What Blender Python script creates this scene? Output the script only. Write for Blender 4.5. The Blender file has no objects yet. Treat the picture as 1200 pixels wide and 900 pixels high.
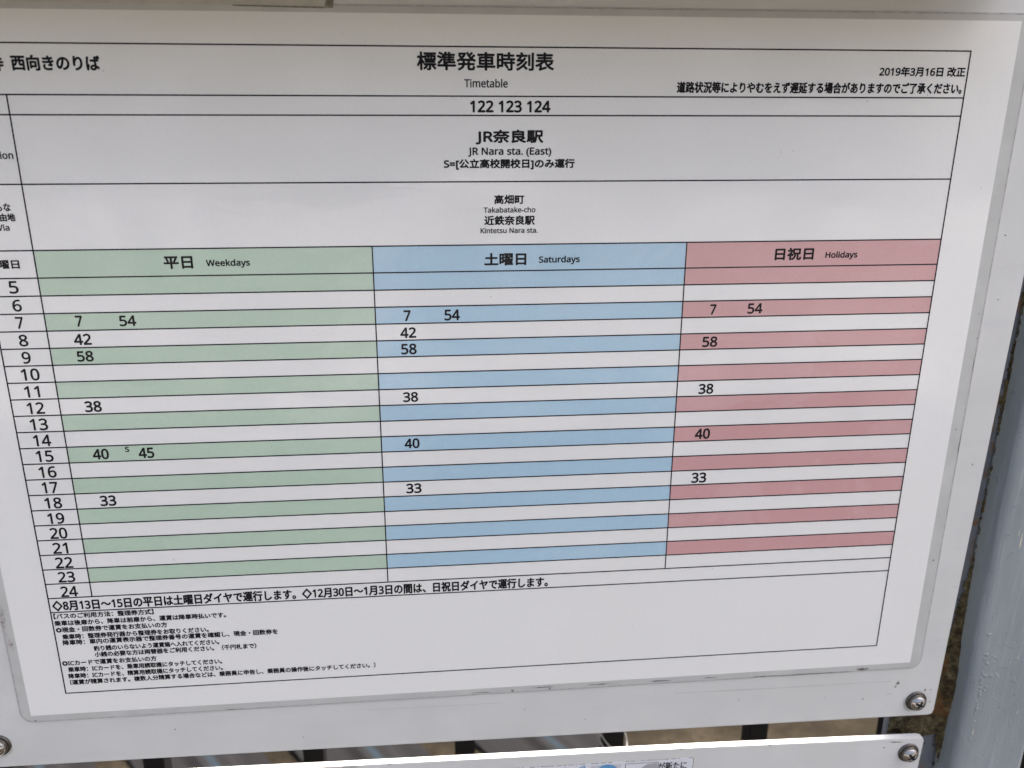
import bpy, bmesh, math, random
from mathutils import Vector, Matrix, noise

# ------------------------------------------------------------------ scene, camera, light
scene = bpy.context.scene
COL = scene.collection
R = random.Random(7)
GROUND = 1500.0            # millimetres from the top edge of the paper down to the ground

def W(px, py, pz=0.0):
    """paper millimetres (right, down from the paper's top edge, into the board) -> world metres"""
    return Vector(((px - 210.0) / 1000.0, pz / 1000.0, (GROUND - py) / 1000.0))

cam_data = bpy.data.cameras.new("camera")
cam = bpy.data.objects.new("camera", cam_data)
COL.objects.link(cam)
scene.camera = cam
cam_data.sensor_fit = 'HORIZONTAL'
cam_data.sensor_width = 36.0
cam_data.lens = 36.0 * 1019.95 / 1200.0
cam_data.clip_start = 0.01
cam_data.clip_end = 2000.0
CR = ((0.9950972662565911, -0.003647984426659064, -0.09883381454886933),
      (-0.027764512239141587, 0.9488296436675994, -0.31456547674168245),
      (0.09492398300103089, 0.31576731861803287, 0.9440765000485815))
def axis(r, s):
    return Vector((r[0] * s, r[2] * s, -r[1] * s))
ax, ay, az = axis(CR[0], 1), axis(CR[1], -1), axis(CR[2], -1)
m = Matrix(((ax.x, ay.x, az.x), (ax.y, ay.y, az.y), (ax.z, ay.z, az.z))).to_4x4()
m.translation = W(184.26, 28.03, -348.01)
cam.matrix_world = m
cam_data.dof.use_dof = True
cam_data.dof.focus_distance = 0.372
cam_data.dof.aperture_fstop = 12.0

SUN_EL, SUN_AZ = 58.0, 56.0      # the sun stands behind the board, a little to the right
world = bpy.data.worlds.new("World")
scene.world = world
world.use_nodes = True
wn = world.node_tree
bg = wn.nodes["Background"]
sky = wn.nodes.new("ShaderNodeTexSky")
sky.sky_type = 'NISHITA'
sky.sun_disc = False
sky.sun_elevation = math.radians(SUN_EL)
sky.sun_rotation = math.radians(SUN_AZ)
sky.air_density = 0.52
sky.dust_density = 10.0
sky.ozone_density = 0.2
wn.links.new(sky.outputs[0], bg.inputs[0])
bg.inputs[1].default_value = 0.14

sun_data = bpy.data.lights.new("sun", 'SUN')
sun_data.energy = 2.2
sun_data.angle = math.radians(0.53)
sun_data.color = (1.0, 0.95, 0.88)
sun = bpy.data.objects.new("sun", sun_data)
COL.objects.link(sun)
to_sun = Vector((math.sin(math.radians(SUN_AZ)) * math.cos(math.radians(SUN_EL)),
                 math.cos(math.radians(SUN_AZ)) * math.cos(math.radians(SUN_EL)),
                 math.sin(math.radians(SUN_EL))))
sun.rotation_euler = to_sun.to_track_quat('Z', 'Y').to_euler()
sun.location = (1, 2, 4)

vs = scene.view_settings
vs.view_transform = 'Standard'
vs.look = 'None'
vs.gamma = 1.0
vs.exposure = 2.12
vs.use_curve_mapping = False

# ------------------------------------------------------------------ helpers
def empty(name, loc, label, cat, group=None):
    o = bpy.data.objects.new(name, None)
    o.empty_display_size = 0.05
    COL.objects.link(o)
    o.location = loc
    o["label"] = label
    o["category"] = cat
    if group:
        o["group"] = group
    return o

def link(name, me, mat, parent=None):
    """links a mesh given in world coordinates; a part's vertices become local to its thing"""
    if mat and not me.materials:
        me.materials.append(mat)
    o = bpy.data.objects.new(name, me)
    COL.objects.link(o)
    if parent:
        base = Vector(parent.location)
        p = parent.parent
        while p:
            base += p.location
            p = p.parent
        me.transform(Matrix.Translation(-base))
        o.parent = parent
    return o

def from_bm(name, bm, mat, parent=None, smooth=False):
    bmesh.ops.recalc_face_normals(bm, faces=bm.faces)
    me = bpy.data.meshes.new(name)
    bm.to_mesh(me)
    bm.free()
    if smooth:
        for p in me.polygons:
            p.use_smooth = True
    return link(name, me, mat, parent)

def prism_bm(pts, z0, z1, bevel=0.0, bm=None):
    """outline in paper mm, extruded from depth z0 to z1 (mm)"""
    bm = bm or bmesh.new()
    a = [bm.verts.new(W(x, y, z0)) for x, y in pts]
    b = [bm.verts.new(W(x, y, z1)) for x, y in pts]
    n = len(pts)
    front = bm.faces.new(a)
    bm.faces.new(list(reversed(b)))
    for i in range(n):
        bm.faces.new((a[i], b[i], b[(i + 1) % n], a[(i + 1) % n]))
    if bevel:
        bmesh.ops.bevel(bm, geom=list(front.edges), offset=bevel / 1000.0, segments=2, affect='EDGES')
    return bm

def rounded(x0, y0, x1, y1, r, n=6):
    out = []
    for cx, cy, a0 in ((x1 - r, y0 + r, -90), (x1 - r, y1 - r, 0), (x0 + r, y1 - r, 90), (x0 + r, y0 + r, 180)):
        for k in range(n + 1):
            a = math.radians(a0 + 90 * k / n)
            out.append((cx + r * math.cos(a), cy + r * math.sin(a)))
    return out

def flat_bm(polys, z, bm=None):
    """flat print facing the reader; each poly a list of paper mm points"""
    bm = bm or bmesh.new()
    for p in polys:
        bm.faces.new([bm.verts.new(W(x, y, z)) for x, y in p])
    return bm

def flat(name, polys, z, mat, parent):
    bm = flat_bm(polys, z)
    for f in bm.faces:
        f.normal_update()
        if f.normal.y > 0:
            f.normal_flip()
    me = bpy.data.meshes.new(name)
    bm.to_mesh(me)
    bm.free()
    return link(name, me, mat, parent)

def marks(name, polys, z, mat, parent):
    """each mark a part of its own"""
    for k, p in enumerate(polys):
        flat(name, [p], z - 0.0015 * k, mat, parent)

def rect(x0, y0, x1, y1):
    return [(x0, y0), (x0, y1), (x1, y1), (x1, y0)]

def blot(cx, cy, rx, ry, n=18, rough=0.45, ang=0.0, seed=0):
    """an uneven little outline"""
    rr = random.Random(seed)
    ca, sa = math.cos(ang), math.sin(ang)
    pts = []
    for k in range(n):
        a = -2 * math.pi * k / n
        q = 1 - rough * rr.random()
        x, y = rx * q * math.cos(a), ry * q * math.sin(a)
        pts.append((cx + x * ca - y * sa, cy + x * sa + y * ca))
    return pts

# ---- lettering
DG = bpy.context.evaluated_depsgraph_get
# plain sans-serif letters and numerals (the mathematical sans block, which Blender's own fonts cover)
SANS = {chr(48 + k): chr(0x1D7E2 + k) for k in range(10)}
SANS.update({chr(65 + k): chr(0x1D5A0 + k) for k in range(26)})
SANS.update({chr(97 + k): chr(0x1D5BA + k) for k in range(26)})

def letter_mesh(text, x0, x1, y0, y1, z, rot=0.0, em=None):
    c = bpy.data.curves.new("lettering", 'FONT')
    c.body = "".join(SANS.get(ch, ch) for ch in text)
    c.fill_mode = 'FRONT'
    c.resolution_u = 4
    o = bpy.data.objects.new("lettering", c)
    COL.objects.link(o)
    me = bpy.data.meshes.new_from_object(o.evaluated_get(DG()))
    bpy.data.objects.remove(o)
    bpy.data.curves.remove(c)
    xs = [v.co.x for v in me.vertices]
    ys = [v.co.y for v in me.vertices]
    ax0, ax1, ay0, ay1 = min(xs), max(xs), min(ys), max(ys)
    if em:                      # rows of running text share one character height
        ay0, ay1 = em
    cx, cy = (x0 + x1) / 2, (y0 + y1) / 2
    for v in me.vertices:
        px = x0 + (v.co.x - ax0) / (ax1 - ax0) * (x1 - x0)
        py = y1 + (v.co.y - ay0) / (ay1 - ay0) * (y0 - y1)
        px, py = cx + (px - cx) * math.cos(rot) - (py - cy) * math.sin(rot), cy + (px - cx) * math.sin(rot) + (py - cy) * math.cos(rot)
        v.co = W(px, py, z)
    return me

def em_box():
    c = bpy.data.curves.new("em", 'FONT')
    c.body = "\u56fd"
    o = bpy.data.objects.new("em", c)
    COL.objects.link(o)
    me = bpy.data.meshes.new_from_object(o.evaluated_get(DG()))
    ys = [v.co.y for v in me.vertices]
    bpy.data.objects.remove(o)
    bpy.data.curves.remove(c)
    bpy.data.meshes.remove(me)
    return min(ys), max(ys)
EM = em_box()

def lettering(name, rows, z, mat, parent, heavy=0.034, rot=0.0, em=None):
    bm = bmesh.new()
    # the printed strokes are a little fat: the same strokes laid down again a fraction of a millimetre aside
    passes = [(0, 0), (1, 0), (-1, 0), (0, 1), (0, -1), (.7, .7), (-.7, .7), (.7, -.7), (-.7, -.7)]
    for r in rows:
        weight = (r[4] - r[3]) * heavy * ((1.4 if r[4] - r[3] > 4 else 1.0) if r[0].isascii() and len(r[0]) > 2 else 1.15)
        me = letter_mesh(r[0], r[1] + weight, r[2] - weight, r[3] + weight, r[4] - weight, z, rot, em)
        for k, (sx, sy) in enumerate(passes):
            c = me.copy()
            c.transform(Matrix.Translation(Vector((sx * weight / 1000, -0.000002 * k, sy * weight / 1000))))
            bm.from_mesh(c)
            bpy.data.meshes.remove(c)
        bpy.data.meshes.remove(me)
    for f in bm.faces:
        f.normal_update()
        if f.normal.y > 0:
            f.normal_flip()
    me = bpy.data.meshes.new(name)
    bm.to_mesh(me)
    bm.free()
    me.materials.clear()
    return link(name, me, mat, parent)

# ---- materials
class N:
    """a small node-building shorthand"""
    def __init__(self, name):
        self.m = bpy.data.materials.new(name)
        self.m.use_nodes = True
        self.t = self.m.node_tree
        self.b = self.t.nodes["Principled BSDF"]
        tc = self.t.nodes.new("ShaderNodeTexCoord")
        geo = self.t.nodes.new("ShaderNodeNewGeometry")
        self.pos = geo.outputs["Position"]
        self.obj = tc.outputs["Object"]
    def new(self, kind, **kw):
        n = self.t.nodes.new(kind)
        for k, v in kw.items():
            setattr(n, k, v)
        return n
    def ln(self, a, b):
        self.t.links.new(a, b)
    def noise(self, scale, detail=4.0, rough=0.55, stretch=None, dist=0.0):
        n = self.new("ShaderNodeTexNoise")
        n.inputs["Scale"].default_value = scale
        n.inputs["Detail"].default_value = detail
        n.inputs["Roughness"].default_value = rough
        n.inputs["Distortion"].default_value = dist
        if stretch:
            mp = self.new("ShaderNodeMapping")
            mp.inputs["Scale"].default_value = stretch
            self.ln(self.pos, mp.inputs[0])
            self.ln(mp.outputs[0], n.inputs["Vector"])
        else:
            self.ln(self.pos, n.inputs["Vector"])
        return n.outputs["Fac"]
    def ramp(self, fac, stops):
        n = self.new("ShaderNodeValToRGB")
        e = n.color_ramp.elements
        while len(e) < len(stops):
            e.new(0.5)
        for i, (p, c) in enumerate(stops):
            e[i].position = p
            e[i].color = (c, c, c, 1) if isinstance(c, (int, float)) else (*c, 1)
        self.ln(fac, n.inputs[0])
        return n.outputs[0]
    def mix(self, fac, a, b, mode='MIX'):
        n = self.new("ShaderNodeMix", data_type='RGBA', blend_type=mode)
        for s, v in ((0, fac), (6, a), (7, b)):
            if isinstance(v, bpy.types.NodeSocket):
                self.ln(v, n.inputs[s])
            elif s == 0:
                n.inputs[0].default_value = v
            else:
                n.inputs[s].default_value = (*v, 1)
        return n.outputs[2]
    def base(self, v):
        if isinstance(v, bpy.types.NodeSocket):
            self.ln(v, self.b.inputs["Base Color"])
        else:
            self.b.inputs["Base Color"].default_value = (*v, 1)
    def set(self, **kw):
        for k, v in kw.items():
            s = self.b.inputs[k.replace("_", " ")]
            if isinstance(v, bpy.types.NodeSocket):
                self.ln(v, s)
            else:
                s.default_value = v
    def bump(self, h, strength, dist=0.001, to="Normal", chain=None):
        n = self.new("ShaderNodeBump")
        n.inputs["Strength"].default_value = strength
        n.inputs["Distance"].default_value = dist
        self.ln(h, n.inputs["Height"])
        if chain:
            self.ln(chain, n.inputs["Normal"])
        self.ln(n.outputs[0], self.b.inputs[to])
        return n.outputs[0]

def printed(name, col, var=0.03, glare=0.05):
    """paper or ink seen through the clear film: the film is the coat"""
    k = N(name)
    g = k.noise(900.0, 3.0)                       # paper tooth and printer grain
    c = k.ramp(g, [(0.25, tuple(x * (1 - var) for x in col)), (0.75, tuple(min(1, x * (1 + var)) for x in col))])
    s = k.noise(14.0, 5.0)                        # slow yellowing
    c = k.mix(k.ramp(s, [(0.45, 0.0), (0.75, 0.35)]), c, (col[0] * 0.97, col[1] * 0.955, col[2] * 0.92))
    glare_mask = k.ramp(k.noise(11.0, 7.0, 0.66, (1, 1, 1.5), 0.5), [(0.545, 0.0), (0.575, glare * 0.8), (0.70, glare)])
    c = k.mix(glare_mask, c, (0.95, 0.95, 0.95))          # cloud-like reflections in the film, painted as pale patches in the colour
    k.base(c)
    k.set(Roughness=0.75, Specular_IOR_Level=0.2, Coat_Weight=1.0, Coat_IOR=1.5)
    # the film lies unevenly on the paper: patches of a slightly different gloss
    p = k.noise(26.0, 6.0, 0.62, None, 0.4)
    k.set(Coat_Roughness=k.ramp(p, [(0.50, 0.06), (0.56, 0.22)]))
    w = k.noise(9.0, 2.0)
    f = k.noise(260.0, 3.0)
    nb = k.new("ShaderNodeBump")
    nb.inputs["Strength"].default_value = 0.6
    nb.inputs["Distance"].default_value = 0.004
    k.ln(w, nb.inputs["Height"])
    n2 = k.new("ShaderNodeBump")
    n2.inputs["Strength"].default_value = 0.12
    n2.inputs["Distance"].default_value = 0.0006
    k.ln(f, n2.inputs["Height"])
    k.ln(nb.outputs[0], n2.inputs["Normal"])
    k.ln(n2.outputs[0], k.b.inputs["Coat Normal"])
    return k.m

M = {}
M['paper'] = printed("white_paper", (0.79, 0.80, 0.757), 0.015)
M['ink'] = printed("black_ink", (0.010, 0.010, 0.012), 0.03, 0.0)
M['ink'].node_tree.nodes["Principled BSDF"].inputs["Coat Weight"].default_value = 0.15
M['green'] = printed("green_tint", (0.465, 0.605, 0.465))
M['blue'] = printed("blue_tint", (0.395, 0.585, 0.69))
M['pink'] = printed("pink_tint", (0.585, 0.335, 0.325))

def film_border():
    k = N("film_border")
    n = k.noise(60.0, 5.0)
    d = k.noise(420.0, 5.0, 0.7)
    c = k.ramp(n, [(0.3, (0.455, 0.47, 0.44)), (0.7, (0.535, 0.55, 0.515))])
    c = k.mix(k.ramp(d, [(0.66, 0.0), (0.78, 0.45)]), c, (0.30, 0.28, 0.25))
    k.base(c)
    k.set(Roughness=0.3, Specular_IOR_Level=0.5)
    k.bump(n, 0.15, 0.0008)
    return k.m
M['film'] = film_border()

def panel_paint():
    k = N("white_panel_paint")
    n = k.noise(22.0, 5.0)
    c = k.ramp(n, [(0.3, (0.575, 0.59, 0.558)), (0.7, (0.635, 0.65, 0.617))])
    sp = k.noise(520.0, 2.0, 0.5)
    c = k.mix(k.ramp(sp, [(0.74, 0.0), (0.80, 0.55)]), c, (0.28, 0.27, 0.25))
    st = k.noise(9.0, 5.0, 0.6, (0.5, 1, 6.0))
    c = k.mix(k.ramp(st, [(0.52, 0.0), (0.72, 0.38)]), c, (0.52, 0.53, 0.54))
    k.base(c)
    k.set(Roughness=0.38, Specular_IOR_Level=0.5, Coat_Weight=0.25, Coat_Roughness=0.2)
    k.bump(k.noise(700.0, 3.0), 0.10, 0.0005)
    return k.m
M['panel'] = panel_paint()

def post_paint():
    k = N("blue_grey_paint")
    n = k.noise(40.0, 6.0, 0.6, (1.0, 1.0, 0.22))
    c = k.ramp(n, [(0.25, (0.205, 0.240, 0.25)), (0.55, (0.27, 0.308, 0.315)), (0.8, (0.34, 0.378, 0.382))])
    br = k.noise(420.0, 4.0, 0.6, (1.0, 1.0, 0.06))
    c = k.mix(k.ramp(br, [(0.56, 0.0), (0.72, 0.42)]), c, (0.38, 0.41, 0.45))
    dk = k.noise(150.0, 6.0, 0.65)
    c = k.mix(k.ramp(dk, [(0.64, 0.0), (0.70, 0.55)]), c, (0.12, 0.125, 0.125))
    k.base(c)
    k.set(Roughness=0.42, Specular_IOR_Level=0.5)
    a = k.bump(br, 0.30, 0.0008)
    ch = k.ramp(k.noise(230.0, 3.0, 0.5, None, 0.8), [(0.60, 0.0), (0.66, 1.0)])
    k.bump(ch, 0.35, 0.0008, chain=a)
    return k.m
M['post'] = post_paint()

def flange_paint():
    k = N("rust_spotted_grey_paint")
    n = k.noise(60.0, 5.0)
    c = k.ramp(n, [(0.3, (0.11, 0.125, 0.14)), (0.7, (0.17, 0.185, 0.20))])
    r = k.noise(95.0, 6.0, 0.65, (1, 1, 0.5))
    c = k.mix(k.ramp(r, [(0.56, 0.0), (0.63, 0.85)]), c, (0.17, 0.09, 0.035))
    d = k.noise(330.0, 5.0, 0.7)
    c = k.mix(k.ramp(d, [(0.62, 0.0), (0.70, 0.8)]), c, (0.035, 0.03, 0.022))
    k.base(c)
    k.set(Roughness=0.7, Specular_IOR_Level=0.3)
    k.bump(d, 0.5, 0.001)
    return k.m
M['flange'] = flange_paint()

def simple(name, col, rough=0.6, metal=0.0, spec=0.5, var=0.12, scale=120.0, bump=0.0):
    k = N(name)
    n = k.noise(scale, 5.0)
    k.base(k.ramp(n, [(0.3, tuple(x * (1 - var) for x in col)), (0.7, tuple(min(1, x * (1 + var)) for x in col))]))
    k.set(Roughness=rough, Metallic=metal, Specular_IOR_Level=spec)
    if bump:
        k.bump(n, bump, 0.001)
    return k.m
M['steel'] = simple("stainless_steel", (0.42, 0.405, 0.385), 0.20, 1.0, var=0.10, scale=500.0, bump=0.05)
M['steel_dark'] = simple("tarnished_steel", (0.13, 0.122, 0.115), 0.33, 1.0, var=0.25, scale=700.0, bump=0.1)
M['recess'] = simple("shaded_recess", (0.02, 0.018, 0.016), 0.7)  # screw cross darkened in its colour, standing in for shade inside it
M['bar'] = simple("black_fence_paint", (0.0045, 0.0045, 0.005), 0.6, spec=0.15, bump=0.1)
M['rust'] = simple("dirt", (0.16, 0.145, 0.12), 0.95, spec=0.1, var=0.4, scale=600.0)
M['grime'] = simple("pale_grime", (0.42, 0.40, 0.37), 0.9, spec=0.1, var=0.35, scale=500.0)
M['cream'] = simple("bare_primer", (0.62, 0.57, 0.42), 0.7, var=0.2, scale=500.0)
M['tape'] = simple("aged_tape", (0.47, 0.455, 0.39), 0.5, var=0.10, scale=160.0, bump=0.08)
M['tape_edge'] = simple("dirty_tape_edge", (0.20, 0.19, 0.15), 0.8, var=0.4, scale=600.0)
M['wire'] = simple("grey_wire", (0.14, 0.145, 0.15), 0.4, 0.6)

def moss_mat():
    k = N("moss_and_rust")
    n = k.noise(260.0, 6.0, 0.65)
    c = k.ramp(n, [(0.28, (0.018, 0.014, 0.009)), (0.45, (0.055, 0.042, 0.022)), (0.58, (0.11, 0.09, 0.045)), (0.75, (0.21, 0.19, 0.12))])
    o = k.noise(70.0, 5.0, 0.6)
    c = k.mix(k.ramp(o, [(0.56, 0.0), (0.66, 0.6)]), c, (0.17, 0.085, 0.03))
    g = k.noise(130.0, 5.0, 0.6)
    c = k.mix(k.ramp(g, [(0.60, 0.0), (0.72, 0.4)]), c, (0.095, 0.10, 0.04))
    k.base(c)
    k.set(Roughness=0.95, Specular_IOR_Level=0.15)
    k.bump(k.noise(900.0, 5.0, 0.7), 0.8, 0.001)
    return k.m
M['moss'] = moss_mat()

def ground_mat():
    k = N("dry_sandy_earth")
    n = k.noise(6.0, 8.0, 0.65)
    c = k.ramp(n, [(0.32, (0.008, 0.0065, 0.004)), (0.5, (0.023, 0.0186, 0.0118)), (0.72, (0.052, 0.043, 0.030))])
    p = k.noise(55.0, 6.0, 0.7)
    c = k.mix(k.ramp(k.noise(17.0, 6.0, 0.65), [(0.46, 0.0), (0.62, 0.75)]), c, (0.012, 0.0095, 0.006))
    g = k.noise(3.2, 6.0, 0.6)
    c = k.mix(k.ramp(g, [(0.60, 0.0), (0.70, 0.5)]), c, (0.026, 0.024, 0.010))
    k.base(c)
    k.set(Roughness=0.95, Specular_IOR_Level=0.1)
    k.bump(p, 0.8, 0.02)
    return k.m
M['ground'] = ground_mat()

def pavement_mat():
    k = N("worn_asphalt")
    n = k.noise(3.0, 8.0, 0.6)
    c = k.ramp(n, [(0.3, (0.022, 0.019, 0.015)), (0.7, (0.032, 0.028, 0.022))])
    p = k.noise(220.0, 4.0, 0.6)
    c = k.mix(k.ramp(p, [(0.5, 0.0), (0.7, 0.5)]), c, (0.06, 0.053, 0.044))
    k.base(c)
    k.set(Roughness=0.9, Specular_IOR_Level=0.2)
    k.bump(p, 0.4, 0.004)
    return k.m
M['pavement'] = pavement_mat()

def glare_road_mat():
    k = N("pale_concrete")
    n = k.noise(1.3, 7.0, 0.6)
    c = k.ramp(n, [(0.3, (0.16, 0.157, 0.15)), (0.52, (0.21, 0.207, 0.20)), (0.56, (0.33, 0.325, 0.315))])
    k.base(c)
    k.set(Roughness=0.9, Specular_IOR_Level=0.2)
    return k.m
M['glare_road'] = glare_road_mat()

def plank_mat():
    k = N("striped_grey_plank")
    mp = k.new("ShaderNodeMapping")
    mp.inputs["Rotation"].default_value = (0, 0, 0)
    k.ln(k.obj, mp.inputs[0])
    sep = k.new("ShaderNodeSeparateXYZ")
    k.ln(mp.outputs[0], sep.inputs[0])
    # stripes run along the plank (its local X axis); local Y crosses it
    wn_ = k.new("ShaderNodeTexNoise")
    wn_.noise_dimensions = '1D'
    k.ln(sep.outputs[1], wn_.inputs["W"])
    wn_.inputs["Scale"].default_value = 26.0
    wn_.inputs["Detail"].default_value = 2.5
    c = k.ramp(wn_.outputs["Fac"], [(0.36, (0.004, 0.004, 0.0045)), (0.47, (0.0085, 0.0086, 0.0093)), (0.60, (0.0105, 0.0106, 0.0115)), (0.68, (0.0135, 0.0138, 0.0148))])
    m1 = k.new("ShaderNodeMath", operation='COMPARE')
    k.ln(sep.outputs[1], m1.inputs[0])
    m1.inputs[1].default_value = 0.022
    m1.inputs[2].default_value = 0.008
    c = k.mix(m1.outputs[0], c, (0.013, 0.0195, 0.026))
    k.base(c)
    k.set(Roughness=0.9, Specular_IOR_Level=0.1)
    return k.m
M['plank'] = plank_mat()

# ------------------------------------------------------------------ the setting
bm = bmesh.new()
bmesh.ops.create_grid(bm, x_segments=2, y_segments=2, size=400.0)
g = from_bm("ground", bm, M['ground'])
g["kind"] = "structure"
bm = bmesh.new()
bmesh.ops.create_cube(bm, size=1.0, matrix=Matrix.Translation((0, -6.32, 0.0)) @ Matrix.Diagonal((60, 12.0, 0.008, 1)))
pv = from_bm("pavement", bm, M['pavement'])
pv["kind"] = "structure"
bm = bmesh.new()
bmesh.ops.create_cube(bm, size=1.0, matrix=Matrix.Translation((0, -8.8, 0.004)) @ Matrix.Diagonal((60, 10.4, 0.016, 1)))
pv = from_bm("glare_road", bm, M['glare_road'])  # pale road surface out of view, added to reflect in the film
pv["kind"] = "structure"

# ------------------------------------------------------------------ square steel post with its flange
post = empty("sign_post", W(473, GROUND, 20), "blue grey painted square steel post with a rusty flange beside the sign panels", "post")
def tube(x0, x1, z0, z1, r, y0, y1, n=6):
    pts = []
    for cx, cz, a0 in ((x1 - r, z0 + r, -90), (x1 - r, z1 - r, 0), (x0 + r, z1 - r, 90), (x0 + r, z0 + r, 180)):
        for k in range(n + 1):
            a = math.radians(a0 + 90 * k / n)
            pts.append((cx + r * math.cos(a), cz + r * math.sin(a)))
    bm = bmesh.new()
    rows = []
    steps = 40
    for s in range(steps + 1):
        y = y0 + (y1 - y0) * s / steps
        rows.append([bm.verts.new(W(x, y, z)) for x, z in pts])
    for s in range(steps):
        for k in range(len(pts)):
            q = (k + 1) % len(pts)
            bm.faces.new((rows[s][k], rows[s][q], rows[s + 1][q], rows[s + 1][k]))
    bm.faces.new(rows[0])
    bm.faces.new(list(reversed(rows[-1])))
    return bm
o = from_bm("tube", tube(454.0, 494.5, -0.5, 40.0, 3.6, -700, GROUND), M['post'], post, True)
from_bm("flange", prism_bm(rect(423.0, -120, 453.3, 460), 14.0, 18.0, 0.4), M['flange'], post)

# paint blisters along the left front edge of the tube and scratches down to the primer
bm = bmesh.new()
rr = random.Random(3)
def lump(bm, px, py, pz, sx, sy, sz, seed, sub=2):
    r2 = bmesh.ops.create_icosphere(bm, subdivisions=sub, radius=1.0)
    off = Vector((seed * 3.1, seed * 1.7, seed * 0.9))
    c = W(px, py, pz)
    for v in r2['verts']:
        d = 1.0 + 0.45 * noise.noise(v.co * 1.6 + off)
        v.co = c + Vector((v.co.x * sx * d, v.co.y * sz * d, v.co.z * sy * d)) / 1000.0
for k in range(34):
    py = rr.gauss(312, 9) if k < 26 else rr.uniform(255, 345)
    px = 459.4 + abs(rr.gauss(0, 1.3)) + 0.02 * (py - 312)
    s = rr.uniform(0.35, 0.95)
    lump(bm, px, py, -0.42, s * 1.0, s * 1.2, 0.30 + 0.1 * s, k)
for k in range(12):
    s = rr.uniform(0.3, 0.7)
    lump(bm, 462 + k * 0.62, 308 + rr.uniform(-1.4, 1.4), -0.42, s * 1.2, s, 0.3, 60 + k)
from_bm("paint_blisters", bm, M['post'], post, True)
sc = []
for x, y0, y1, w in ((467.6, 207, 215.5, .45), (467.2, 217, 219.5, .3), (465.9, 226, 235, .55), (464.0, 224, 228.5, .3), (470.2, 199, 203, .35),
                     (461.6, 340, 344.5, .4), (477.5, 296, 299, .3), (484.0, 330, 333, .3), (489.3, 287, 288.5, .5)):
    sc.append([(x - w * .2, y0), (x - w, (y0 + y1) / 2), (x - w * .6, y1), (x + w * .1, y1 - .5), (x + w * .2, (y0 + y1) / 2 + .8)])
marks("scratch", sc, -0.56, M['cream'], post)

# ------------------------------------------------------------------ moss and rust in the crack beside the post
bm = bmesh.new()
rr = random.Random(11)
step = 0.45
def moss_height(px, py):
    """how far the growth stands off the flange, in mm; negative where there is none"""
    n1 = noise.noise(Vector((px * 0.09, py * 0.06, 1.7)))
    n2 = noise.noise(Vector((px * 0.45, py * 0.40, 5.1)))
    n3 = noise.noise(Vector((px * 1.3, py * 1.2, 9.2)))
    d = 454.2 - px                                       # distance from the tube's side
    t = max(0.0, min(1.0, (py - 225) / 85.0))
    w = 1.3 + 9.0 * t * t + 1.8 * n1 + 1.6 * n2
    if py > 318:
        w += min(1.0, (py - 318) / 5.0) * 40.0
    lim = 366 - 0.42 * (px - 423) + 3 * n1
    if py > lim:
        w = 4.5 - (py - lim) * 0.22 + 2.0 * n2
    edge = w - d
    h = min(edge * 0.35, 0.5) + 0.5 * n2 + 0.45 * n3 + 0.15
    corner = max(0.0, 1 - d / (3.0 + 6 * t)) * (0.8 + 5.0 * t) * max(0.0, 1 - abs(py - 330) / 95.0)
    return h * (1 - min(1.0, corner * 0.25)) + corner * (0.85 + 0.25 * n1 + 0.12 * n2) if edge > 0 else -1.0
nx, ny = int(31.2 / step), int(290 / step)
hv = {}
for i in range(nx + 1):
    for j in range(ny + 1):
        px, py = 423.0 + i * step, 85 + j * step
        h = moss_height(px, py)
        if h > 0:
            hv[i, j] = bm.verts.new(W(px, py, 13.98 - h))
for i in range(nx):
    for j in range(ny):
        q = [hv.get(a) for a in ((i, j), (i, j + 1), (i + 1, j + 1), (i + 1, j))]
        if all(q):
            bm.faces.new(q)
for k in range(110):                                  # little tufts over the thick corner
    py = rr.gauss(322, 16)
    px = 453.6 - abs(rr.gauss(0, 4.2))
    s = rr.uniform(0.35, 0.95)
    lump(bm, px, py, 13.9 - max(0.2, moss_height(px, py)), s, s * rr.uniform(0.7, 1.5), s * 0.7, 400 + k, 1)
ms = from_bm("moss", bm, M['moss'], None, True)
ms["kind"] = "stuff"
ms["label"] = "brown moss and rust clumped between the sign panel and the grey post"
ms["category"] = "moss"

# ------------------------------------------------------------------ upper sign panel
panel = empty("sign_board", W(200, 328, 0), "large white painted metal panel that carries the laminated timetable", "sign board")
r = 3.0
edge = [(444.3, -52), (437.8 - 0.05, 330.2 - 2.6), (437.0, 329.6), (435.0, 330.15)]
from_bm("plate", prism_bm([(-44, -60), (444.3, -52)] + edge[1:] + [(-50, 324.2)], 0.0, 3.0, 0.35), M['panel'], panel)
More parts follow.
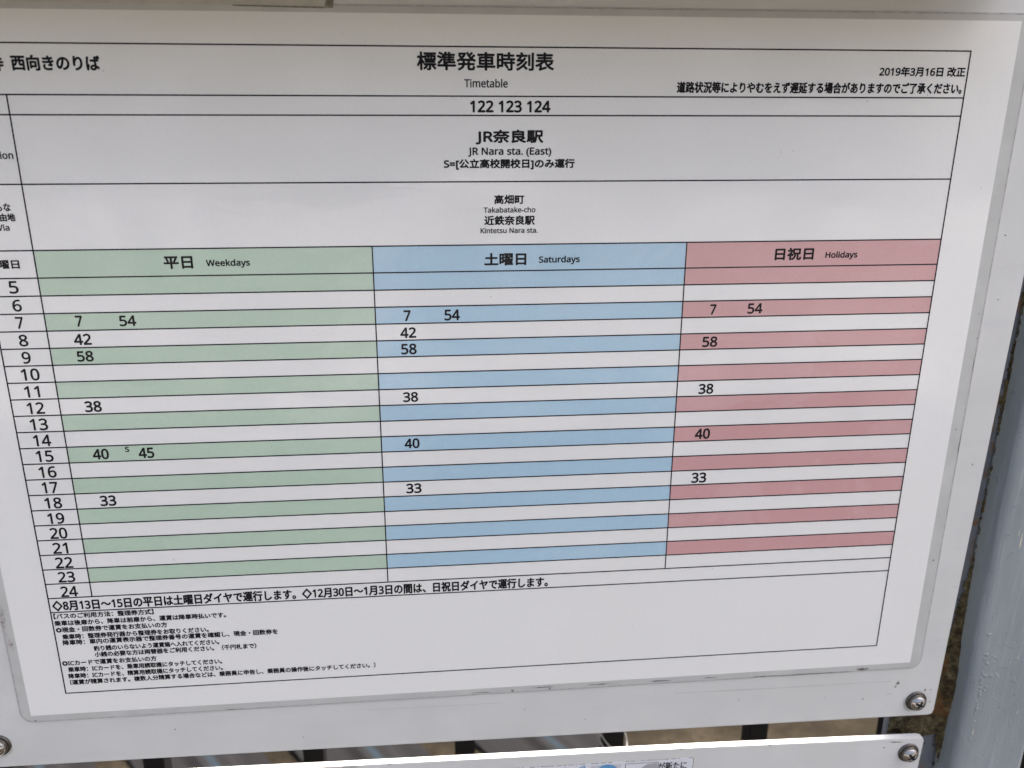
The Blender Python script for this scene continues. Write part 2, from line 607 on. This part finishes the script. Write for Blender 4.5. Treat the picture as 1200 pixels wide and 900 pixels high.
# unseen hood above the view, added to shade the top of the sheet
bm = bmesh.new()
prof = [(0, -15), (-46, -12), (-46, -6), (-48, -6), (-48, -14), (0, -21.5)]
va = [bm.verts.new(W(-62, y, z)) for z, y in prof]
vb = [bm.verts.new(W(408.0, y, z)) for z, y in prof]
for k in range(len(prof)):
    q = (k + 1) % len(prof)
    bm.faces.new((va[k], va[q], vb[q], vb[k]))
bm.faces.new(va)
bm.faces.new(list(reversed(vb)))
from_bm("added_shade_hood", bm, simple("dark_shade_hood", (0.06, 0.052, 0.045), 0.7), panel)
marks("scuff_mark",
     [blot(415.6, 309.2, 1.1, 1.5, 14, .7, .3, 1), blot(414.6, 311.3, .8, 1.0, 12, .7, .3, 2), blot(398.2, 317.5, .35, .8, 10, .6, -.3, 3),
      blot(421.6, 239.3, .5, .5, 9, .4, 0, 41), blot(431.5, 112, .4, .4, 9, .4, 0, 42), blot(433.8, 190, .35, .6, 9, .4, 0, 43),
      blot(429.5, 84, .5, .35, 9, .4, 0, 44), blot(430.9, 314.5, .5, .9, 9, .5, 0, 45), blot(226, 310.8, .3, .3, 9, .4, 0, 46),
      blot(62, 309.5, .35, .4, 9, .4, 0, 47), blot(120, 318.5, .3, .4, 9, .5, 0, 49), blot(256, 319, .25, .5, 9, .5, 0, 50), blot(378, 315, .25, .3, 9, .5, 0, 51), blot(436.5, 255, .3, .5, 9, .5, 0, 52), blot(433, 285, .25, .3, 9, .5, 0, 53), blot(434.6, 322, .3, 1.1, 12, .6, .2, 54), blot(433.9, 314.5, .5, .45, 9, .5, 0, 55), blot(333, 313, .3, .5, 9, .4, 0, 48)], -0.05, M['rust'], panel)
marks("grime_streak",
     [[(300, 306.7), (300, 307.2), (352, 308.0), (400, 307.9), (412, 308.2), (412, 307.7), (352, 307.3)],
      [(150, 305.3), (150, 305.6), (215, 306.3), (215, 306.0)],
      blot(411.5, 315.4, 2.2, .45, 16, .6, .1, 4), blot(426.3, 321.6, 6.5, 6.2, 26, .10, 0, 5), blot(-17, 313.2, 6.6, 6.3, 26, .10, 0, 6)],
     -0.03, M['film'], panel)

def screw(parent, cx, cy, spin):
    w = empty("screw", W(cx, cy, 0), "", "")
    del w["label"], w["category"]
    w.parent = parent
    w.location = W(cx, cy, 0) - Vector(parent.location)
    def lathe(prof, n=48):
        bm = bmesh.new()
        rings = []
        for rad, z in prof:
            rings.append([bm.verts.new(W(cx + rad * math.cos(2 * math.pi * k / n), cy + rad * math.sin(2 * math.pi * k / n), z)) for k in range(n)])
        for a, b in zip(rings, rings[1:]):
            for k in range(n):
                q = (k + 1) % n
                bm.faces.new((a[k], a[q], b[q], b[k]))
        return bm
    from_bm("washer", lathe([(3.0, -0.9), (5.0, -0.95), (5.45, -0.75), (5.5, 0.0), (3.0, 0.0), (3.0, -0.9)]), M['steel_dark'], w, True)
    from_bm("spring_washer", lathe([(3.0, -1.9), (4.3, -1.9), (4.5, -1.7), (4.5, -0.95), (3.0, -0.95), (3.0, -1.9)]), M['steel_dark'], w, True)
    # pan head: a dome with a cross pressed into it
    bm = bmesh.new()
    nr, na = 26, 120
    rings = []
    for i in range(nr + 1):
        t = i / nr
        ring = []
        for k in range(na):
            a = 2 * math.pi * k / na
            if t <= 0.86:
                rad = 3.9 * t / 0.86
                z = -4.5 + 1.5 * (rad / 3.9) ** 2.4
            else:
                rad = 3.9 + 0.06 * (t - 0.86) / 0.14
                z = -3.0 + 1.1 * (t - 0.86) / 0.14
            x, y = rad * math.cos(a), rad * math.sin(a)
            u, v = x * math.cos(spin) + y * math.sin(spin), -x * math.sin(spin) + y * math.cos(spin)
            d = min(max(abs(u) - 0.42, 0) if abs(v) < 2.3 else 9, max(abs(v) - 0.42, 0) if abs(u) < 2.3 else 9)
            if rad < 1.0:
                d = min(d, 0.0)
            z += 1.5 * max(0.0, 1 - d / 0.28) * max(0.0, min(1.0, (2.5 - rad) / 0.8 + 0.25))
            ring.append(bm.verts.new(W(cx + x, cy + y, z)) if i else None)
        if i == 0:
            c = bm.verts.new(W(cx, cy, -3.0))
            ring = [c] * na
        rings.append(ring)
    for i in range(nr):
        for k in range(na):
            q = (k + 1) % na
            if i == 0:
                bm.faces.new((rings[0][0], rings[1][k], rings[1][q]))
            else:
                bm.faces.new((rings[i][k], rings[i + 1][k], rings[i + 1][q], rings[i][q]))
    for f in bm.faces:
        zz = sum((v.co.y for v in f.verts)) / len(f.verts) * 1000
        c0 = f.calc_center_median()
        rad = math.hypot(c0.x - W(cx, cy).x, c0.z - W(cx, cy).z) * 1000
        if rad < 2.7 and zz > -4.5 + 1.5 * (rad / 3.9) ** 2.4 + 0.35:
            f.material_index = 1
    hd = from_bm("head", bm, M['steel'], w, True)
    hd.data.materials.append(M['recess'])
    from_bm("spacer", lathe([(4.0, 3.0), (4.0, 14.0), (0.5, 14.0), (0.5, 3.0), (4.0, 3.0)]), M['steel_dark'], w)
screw(panel, 426.8, 320.7, 0.5)
screw(panel, -16.6, 312.0, 0.2)

# ------------------------------------------------------------------ strip of old tape along the top
tape = empty("tape_strip", W(110, -2, 0), "strip of yellowed tape stuck over the top edge of the timetable", "tape")
from_bm("tape_film", prism_bm([(34, -26), (154, -25), (153.2, -1.6), (110, -2.0), (70, -2.1), (34, -2.3)], -0.62, -0.46), M['tape'], tape)
flat("dirty_edge", [[(152.0, -25), (153.6, -25), (154.3, -9), (153.4, -1.5), (150.2, -1.4), (151.6, -6)],
                    [(118, -2.2), (118, -1.7), (150.2, -1.3), (150.2, -1.9)]], -0.64, M['tape_edge'], tape)

# ------------------------------------------------------------------ the laminated timetable
sheet = empty("bus_timetable", W(210, 297, -0.3), "laminated white bus timetable with green, blue and pink striped columns on the large white panel", "timetable")
from_bm("laminate_film", prism_bm(rounded(-4.6, -3.0, 425.9, 300.7, 5.5), -0.30, -0.01, 0.12), M['film'], sheet)
# the welded rim of the film, a faint raised line round its edge
bm = bmesh.new()
ou, inn = rounded(-4.4, -2.8, 425.7, 300.5, 5.3), rounded(-3.9, -2.3, 425.2, 300.0, 4.8)
vo = [bm.verts.new(W(x, y, -0.315)) for x, y in ou]
vi = [bm.verts.new(W(x, y, -0.335)) for x, y in inn]
for k in range(len(vo)):
    q = (k + 1) % len(vo)
    bm.faces.new((vo[k], vo[q], vi[q], vi[k]))
from_bm("film_rim", bm, simple("film_rim", (0.40, 0.39, 0.385), 0.35, var=0.25, scale=300.0), sheet)
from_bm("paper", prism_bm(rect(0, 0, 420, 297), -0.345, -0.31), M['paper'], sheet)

X = [16.94, 35.33, 163.39, 290.97, 400.76]
Y = [11.2, 28.75, 35.73, 60.52, 85.27, 95.92] + [95.92 + 7.04 * k for k in range(1, 21)][:19] + [236.72, 243.76, 285.83]
Y = [11.2, 28.75, 35.73, 60.52, 85.27] + [95.92 + 7.04 * k for k in range(21)] + [243.76, 285.83]
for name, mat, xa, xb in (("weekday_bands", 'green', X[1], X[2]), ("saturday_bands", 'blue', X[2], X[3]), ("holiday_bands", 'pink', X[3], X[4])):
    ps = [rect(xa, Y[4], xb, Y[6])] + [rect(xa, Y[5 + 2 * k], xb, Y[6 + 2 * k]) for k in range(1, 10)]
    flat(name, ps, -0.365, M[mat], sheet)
marks("cross_rule", [rect(X[0], y - .27, X[4], y + .27) for y in Y], -0.3700, M['ink'], sheet)
marks("upright_rule", [rect(X[0] - .28, Y[0] - .19, X[0] + .28, Y[27] + .19), rect(X[4] - .28, Y[0] - .19, X[4] + .28, Y[27] + .19),
                       rect(X[1] - .27, Y[1], X[1] + .27, Y[25]), rect(X[2] - .25, Y[4], X[2] + .25, Y[25]), rect(X[3] - .25, Y[4], X[3] + .25, Y[25])],
     -0.420, M['ink'], sheet)

TEXT = [
    ('title_lettering', '標準発車時刻表', 183.04, 234.80, 12.94, 19.65),
    ('title_lettering', 'Timetable', 200.67, 217.18, 22.48, 25.65),
    ('route_numbers', '122 123 124', 202.73, 233.68, 30.24, 34.69),
    ('destination_lettering', 'JR奈良駅', 204.77, 231.10, 40.89, 46.48),
    ('destination_lettering', 'JR Nara sta. (East)', 201.74, 234.32, 47.57, 51.20),
    ('destination_lettering', 'S=[公立高校開校日]のみ運行', 192.32, 243.64, 51.84, 55.96),
    ('via_lettering', '高畑町', 211.86, 223.83, 65.57, 69.23),
    ('via_lettering', 'Takabatake-cho', 207.68, 228.31, 70.33, 72.57),
    ('via_lettering', '近鉄奈良駅', 207.86, 228.15, 73.68, 77.52),
    ('via_lettering', 'Kintetsu Nara sta.', 206.37, 229.34, 78.54, 80.68),
    ('date_notice', '2019年3月16日 改正', 364.01, 399.78, 17.12, 20.84),
    ('date_notice', '道路状況等によりやむをえず遅延する場合がありますのでご了承ください。', 282.81, 399.46, 23.06, 27.35),
    ('stop_name_lettering', '西向きのりば', 38.65, 69.35, 15.17, 20.64),
    ('stop_name_lettering', '寺', 30.69, 36.21, 15.69, 21.00),
    ('row_headings', 'Destination', 16.16, 34.06, 48.60, 51.40),
    ('row_headings', 'おもな', 21.44, 29.97, 67.37, 70.43),
    ('row_headings', '経由地', 22.29, 31.01, 71.08, 74.20),
    ('row_headings', 'Via', 23.91, 28.27, 75.22, 77.71),
    ('row_headings', '曜日', 21.79, 29.54, 88.76, 92.21),
    ('weekday_heading', '平日', 82.91, 93.97, 88.15, 93.17),
    ('weekday_heading', 'Weekdays', 98.89, 115.70, 89.59, 93.02),
    ('saturday_heading', '土曜日', 207.76, 224.86, 88.54, 93.74),
    ('saturday_heading', 'Saturdays', 229.94, 246.77, 90.05, 93.61),
    ('holiday_heading', '日祝日', 328.81, 345.63, 88.03, 93.29),
    ('holiday_heading', 'Holidays', 350.72, 364.75, 89.83, 93.33),
    ('weekday_times', '7', 46.66, 49.32, 111.00, 115.47),
    ('weekday_times', '54', 63.22, 69.71, 111.31, 115.71),
    ('weekday_times', '42', 44.94, 51.64, 118.38, 122.99),
    ('weekday_times', '58', 45.11, 51.46, 125.41, 129.90),
    ('weekday_times', '38', 44.96, 51.60, 146.55, 151.33),
    ('weekday_times', '40', 45.08, 51.57, 167.50, 172.26),
    ('weekday_times', 's', 58.23, 59.92, 166.95, 169.34),
    ('weekday_times', '45', 63.36, 69.68, 167.61, 172.39),
    ('weekday_times', '33', 45.06, 51.60, 188.66, 193.59),
    ('saturday_times', '7', 174.76, 177.63, 111.45, 115.98),
    ('saturday_times', '54', 191.30, 197.69, 111.46, 116.13),
    ('saturday_times', '42', 173.12, 179.62, 118.62, 123.10),
    ('saturday_times', '58', 173.21, 179.61, 125.51, 130.16),
    ('saturday_times', '38', 173.27, 179.57, 146.58, 151.02),
    ('saturday_times', '40', 173.14, 179.56, 167.50, 172.10),
    ('saturday_times', '33', 173.14, 179.78, 188.55, 193.24),
    ('holiday_times', '7', 302.89, 305.59, 111.45, 115.88),
    ('holiday_times', '54', 319.20, 325.78, 111.33, 115.89),
    ('holiday_times', '58', 300.61, 307.21, 125.46, 130.11),
    ('holiday_times', '38', 300.52, 307.15, 146.63, 151.34),
    ('holiday_times', '40', 300.38, 307.25, 167.41, 172.41),
    ('holiday_times', '33', 300.33, 307.16, 188.59, 193.64),
    ('hour_numerals', '5', 24.11, 27.62, 96.86, 101.87),
    ('hour_numerals', '6', 24.21, 27.61, 104.18, 108.99),
    ('hour_numerals', '7', 24.26, 27.18, 111.05, 115.84),
    ('hour_numerals', '8', 24.23, 27.68, 118.22, 123.08),
    ('hour_numerals', '9', 24.19, 27.56, 125.20, 130.19),
    ('hour_numerals', '10', 22.71, 29.76, 132.17, 137.26),
    ('hour_numerals', '11', 22.74, 28.67, 139.50, 144.37),
    ('hour_numerals', '12', 22.64, 29.36, 146.41, 151.44),
    ('hour_numerals', '13', 22.65, 29.57, 153.39, 158.56),
    ('hour_numerals', '14', 22.77, 29.73, 160.46, 165.51),
    ('hour_numerals', '15', 22.70, 29.55, 167.43, 172.54),
    ('hour_numerals', '16', 22.67, 29.63, 174.49, 179.66),
    ('hour_numerals', '17', 22.80, 29.16, 181.55, 186.67),
    ('hour_numerals', '18', 22.70, 29.67, 188.67, 193.78),
    ('hour_numerals', '19', 22.77, 29.54, 195.80, 200.96),
    ('hour_numerals', '20', 22.63, 29.69, 202.73, 208.04),
    ('hour_numerals', '21', 22.64, 28.87, 209.81, 215.09),
    ('hour_numerals', '22', 22.60, 29.85, 216.81, 222.16),
    ('hour_numerals', '23', 22.67, 29.68, 223.87, 229.15),
    ('hour_numerals', '24', 22.64, 29.76, 231.01, 236.28),
    ('calendar_note', '◇8月13日～15日の平日は土曜日ダイヤで運行します。◇12月30日～1月3日の間は、日祝日ダイヤで運行します。', 18.01, 236.19, 238.12, 243.13),
    ('usage_notes', '【バスのご利用方法：整理券方式】', 17.79, 60.22, 244.25, 247.35),
    ('usage_notes', '乗車は後扉から、降車は前扉から、運賃は降車時払いです。', 17.62, 91.09, 247.78, 250.91),
    ('usage_notes', '◎現金・回数券で運賃をお支払いの方', 17.76, 65.21, 251.22, 254.36),
    ('usage_notes', '乗車時：整理券発行器から整理券をお取りください。', 19.89, 82.82, 254.79, 257.96),
    ('usage_notes', '降車時：車内の運賃表示器で整理券番号の運賃を確認し、現金・回数券を', 19.66, 113.02, 257.79, 260.98),
    ('usage_notes', '釣り銭のいらないよう運賃箱へ入れてください。', 32.23, 86.70, 261.51, 264.72),
    ('usage_notes', '小銭の必要な方は両替器をご利用ください。（千円札まで）', 32.20, 102.89, 264.67, 267.89),
    ('usage_notes', '◎ICカードで運賃をお支払いの方', 17.75, 58.54, 268.44, 271.67),
    ('usage_notes', '乗車時：ICカードを、乗車用読取機にタッチしてください。', 19.78, 86.97, 271.84, 275.10),
    ('usage_notes', '降車時：ICカードを、精算用読取機にタッチしてください。', 19.45, 87.00, 275.29, 278.56),
    ('usage_notes', '〔運賃が精算されます。複数人分精算する場合などは、乗務員に申告し、乗務員の操作後にタッチしてください。〕', 19.61, 155.83, 278.58, 281.90),
]

names = []
for t in TEXT:
    if t[0] not in names:
        names.append(t[0])
for n in names:
    w = {'usage_notes': 0.036, 'hour_numerals': 0.026, 'title_lettering': 0.027, 'stop_name_lettering': 0.034}.get(n, 0.034)
    rows = [t[1:] for t in TEXT if t[0] == n]
    if n == 'usage_notes':
        rows = [(s, x0, x1, (y0 + y1) / 2 - 1.32, (y0 + y1) / 2 + 1.32) for s, x0, x1, y0, y1 in rows]
    lettering(n, rows, -0.43, M['ink'], sheet, w, 0.0, EM if n in ('usage_notes', 'calendar_note') else None)
marks("dirt_mark",
     [blot(205, 299.2, 6.0, .28, 24, .7, .0, 11), blot(220, 299.3, 1.2, .7, 14, .8, .2, 12), blot(236, 298.4, 7.5, .30, 26, .7, .01, 13), blot(238, 299.4, .5, .9, 12, .6, .3, 14),
      blot(262, 298.6, 7.0, .55, 26, .8, .0, 15), blot(292, 298.8, 9.0, .40, 30, .8, .0, 16), blot(318, 298.8, 6.0, .35, 24, .8, .0, 17), blot(366, 300.1, 26, .32, 60, .7, .004, 18),
      blot(396, 299.2, 4.5, .8, 24, .7, .0, 19), blot(345, 299.8, 10, .25, 40, .8, .0, 60), blot(425.4, 180, .22, 9, 30, .8, .0, 61), blot(425.3, 140, .2, 6, 24, .8, .0, 62), blot(90, 300.1, 7, .2, 24, .8, .0, 63), blot(1.6, 299.6, .55, .45, 10, .4, 0, 20), blot(422.6, 239.3, .55, .6, 10, .4, 0, 21), blot(422.0, 247.0, .3, .2, 9, .4, 0, 22),
      blot(422.4, 172, .25, .7, 10, .5, .5, 23), blot(424.7, 129, .35, .3, 9, .4, 0, 24), blot(423.5, 118, .3, .3, 9, .4, 0, 25)],
     -0.45, M['rust'], sheet)
marks("side_stain", [blot(-3.4, 247, 1.3, 9.5, 40, .75, .03, 31), blot(-2.3, 258.5, 1.2, 4.0, 26, .7, -.1, 32), blot(-3.6, 232, .8, 8.0, 26, .7, .0, 33)], -0.48, M['grime'], sheet)
sp = []
rr = random.Random(5)
for k in range(30):
    s = rr.uniform(.10, .24)
    sp.append(blot(rr.uniform(20, 416), rr.uniform(20, 294), s, s * rr.uniform(.7, 1.5), 8, .4, 0, 500 + k))
marks("dust_speck", sp, -0.47, M['rust'], sheet)

# ------------------------------------------------------------------ lower sign panel with its sticker
low = empty("sign_board", W(200, 440, 0), "smaller white metal panel with a bright upper edge below the timetable panel", "sign board")
from_bm("plate", prism_bm([(-50, 333.0), (60, 335.2), (137, 337.1), (306, 340.6), (432.5, 344.3), (434.8, 345.0), (435.4, 346.5), (432.5, 440), (-52, 432)], 0.0, 3.4, 0.25), M['panel'], low)
screw(low, 427.7, 353.1, 0.9)
marks("edge_chip", [blot(141, 337.9, 5, .35, 20, .8, .02, 71), blot(160, 338.1, 2, .25, 14, .8, .02, 72), blot(306, 341.1, 1.2, .3, 12, .7, 0, 73), blot(352, 342.6, 1.5, .3, 12, .7, 0, 74),
                    blot(420, 346.0, 5.0, .5, 20, .7, .1, 75), blot(414, 349, .8, .5, 12, .6, 0, 76)], -0.05, M['rust'], low)

st = empty("notice_sticker", W(255, 400, 0), "pale paper notice sticker with blue and grey pictures on the lower panel", "sticker")
A = 0.012
def stk(px, py):
    """sticker millimetres measured from its top right corner"""
    return (312.6 + px * math.cos(A) - py * math.sin(A), 346.7 + px * math.sin(A) + py * math.cos(A))
def quad(x0, y0, x1, y1):
    return [stk(x0, y0), stk(x0, y1), stk(x1, y1), stk(x1, y0)]
from_bm("sticker_paper", prism_bm([stk(-104, 0), stk(0, 0), stk(0, 60), stk(-104, 60)], -0.14, -0.01), simple("sticker_paper", (0.66, 0.68, 0.70), 0.45, var=0.03), st)
rr = random.Random(9)
dash = []
xx = -103.0
while xx < -0.6:
    l = rr.uniform(0.5, 3.2)
    if rr.random() < 0.8:
        dash.append(quad(xx, -.16, min(xx + l, 0), .14))
    xx += l + rr.uniform(0.2, 1.2)
dash += [quad(-.22, 0.3, .12, 4.0), quad(-.2, 4.4, .12, 20)]
flat("dirty_border", dash, -0.17, M['rust'], st)
blue = simple("sticker_blue", (0.10, 0.30, 0.52), 0.45, var=0.08)
grey = simple("sticker_grey", (0.36, 0.36, 0.37), 0.45, var=0.05)
flat("picture_tile", [quad(-52.8, 1.3, -37.3, 17)], -0.16, simple("sticker_pale_grey", (0.52, 0.53, 0.55), 0.45, var=0.04), st)
def disc(cx, cy, r, n=40):
    return [stk(cx + r * math.cos(-2 * math.pi * k / n), cy + r * math.sin(-2 * math.pi * k / n)) for k in range(n)]
flat("blue_disc", [disc(-44.4, 7.2, 6.2)], -0.19, blue, st)
flat("blue_scribble", [quad(-68.5, 2.6, -67.6, 12), quad(-66.5, 1.5, -65.4, 3.4), [stk(-60.5, 3.4), stk(-58.6, 3.0), stk(-56.0, 1.2), stk(-56.8, 1.0), stk(-58.9, 2.2)],
                       [stk(-56.4, 1.0), stk(-57.2, 6), stk(-56.2, 6), stk(-55.6, 1.2)]], -0.18, blue, st)
fr = [quad(-35.3, 1.3, -18.0, 1.55), quad(-35.3, 1.55, -35.0, 17), quad(-18.25, 1.55, -18.0, 17)]
flat("picture_frame", fr, -0.18, M['ink'], st)
gs = [stk(-20.0, 1.9), stk(-24.2, 2.4), stk(-26.4, 4.2), stk(-27.4, 6.5), stk(-27.4, 14), stk(-24.6, 14), stk(-24.6, 6.6), stk(-23.4, 5.4), stk(-22.0, 6.2), stk(-22.0, 14), stk(-18.6, 14), stk(-18.6, 1.9)]
flat("grey_figure", [gs], -0.2, grey, st)
lettering("notice_lettering", [("が新たに", 294.3, 309.2, 348.3, 353.4)], -0.21, M['ink'], st, 0.02, A)

# ------------------------------------------------------------------ black fence behind the sign
fence = empty("metal_fence", W(310, GROUND, 157), "black metal railing of square upright bars standing behind the sign panels", "fence")
def box_bm(x0, y0, x1, y1, z0, z1, bevel=0.6):
    return prism_bm(rect(x0, y0, x1, y1), z0, z1, bevel)
for x in (-112.5, -8.0, 98.1, 202.4, 308.7, 415.0, 520.6, 626.5, 732.0):
    from_bm("bar", box_bm(x - 6.9, 168, x + 6.9, GROUND - 1, 150, 164), M['bar'], fence)
from_bm("top_rail", box_bm(-420, 140, 1050, 168, 146, 168, 1.0), M['bar'], fence)
from_bm("bottom_rail", box_bm(-420, 1395, 1050, 1420, 164.2, 176, 1.0), M['bar'], fence)

cu = bpy.data.curves.new("wire_loop", 'CURVE')
cu.dimensions = '3D'
cu.bevel_depth = 0.0005
cu.bevel_resolution = 3
for dy, ph in ((0, 0.0), (3.0, 0.5)):
    s = cu.splines.new('POLY')
    n = 40
    s.points.add(n - 1)
    for k in range(n):
        a = 2 * math.pi * k / n
        p = W(308.7 + 10.6 * math.cos(a), 464 + dy + 9 * math.cos(a + 0.6 + ph), 157 + 12.0 * math.sin(a))
        s.points[k].co = (*p, 1)
    s.use_cyclic_u = True
tmp = bpy.data.objects.new("wire_loop", cu)
COL.objects.link(tmp)
me = bpy.data.meshes.new_from_object(tmp.evaluated_get(DG()))
bpy.data.objects.remove(tmp)
wl = link("wire_loop", me, M['wire'])
wl["label"] = "thin grey wire looped round a black fence bar behind the gap"
wl["category"] = "wire"

# ------------------------------------------------------------------ grey planks lying on the earth behind the fence
dirv = Vector((0.56, -0.83, 0)).normalized()
ang = math.atan2(dirv.y, dirv.x)
side = Vector((-dirv.y, dirv.x, 0))
wid = 0.245
LAB = ["grey striped plank on the sand, leftmost under the sign", "grey striped plank on the sand, second from the left",
       "grey striped plank on the sand, third from the left", "grey striped plank on the sand, nearest the bare earth on the right"]
first = None
for k, rx in enumerate((-598, -223, 143, 561)):
    edge_pt = W(rx, GROUND, 1350)
    c = edge_pt - Vector((wid / 2 / abs(side.x), 0, 0))
    if first is None:
        bm = bmesh.new()
        bmesh.ops.create_cube(bm, size=1.0, matrix=Matrix.Translation((0, 0, 0.006)) @ Matrix.Diagonal((1.7, wid, 0.012, 1)))
        bmesh.ops.bevel(bm, geom=list(bm.edges), offset=0.002, segments=2, affect='EDGES')
        first = from_bm("plank", bm, M['plank'])
        o = first
    else:
        o = first.copy()
        COL.objects.link(o)
    o.location = c + Vector((0, 0, 0.0005))
    o.rotation_euler = (0, 0, ang + (0.0, 0.02, -0.015, 0.01)[k])
    o["label"] = LAB[k]
    o["category"] = "plank"
    o["group"] = "grey planks behind the fence"
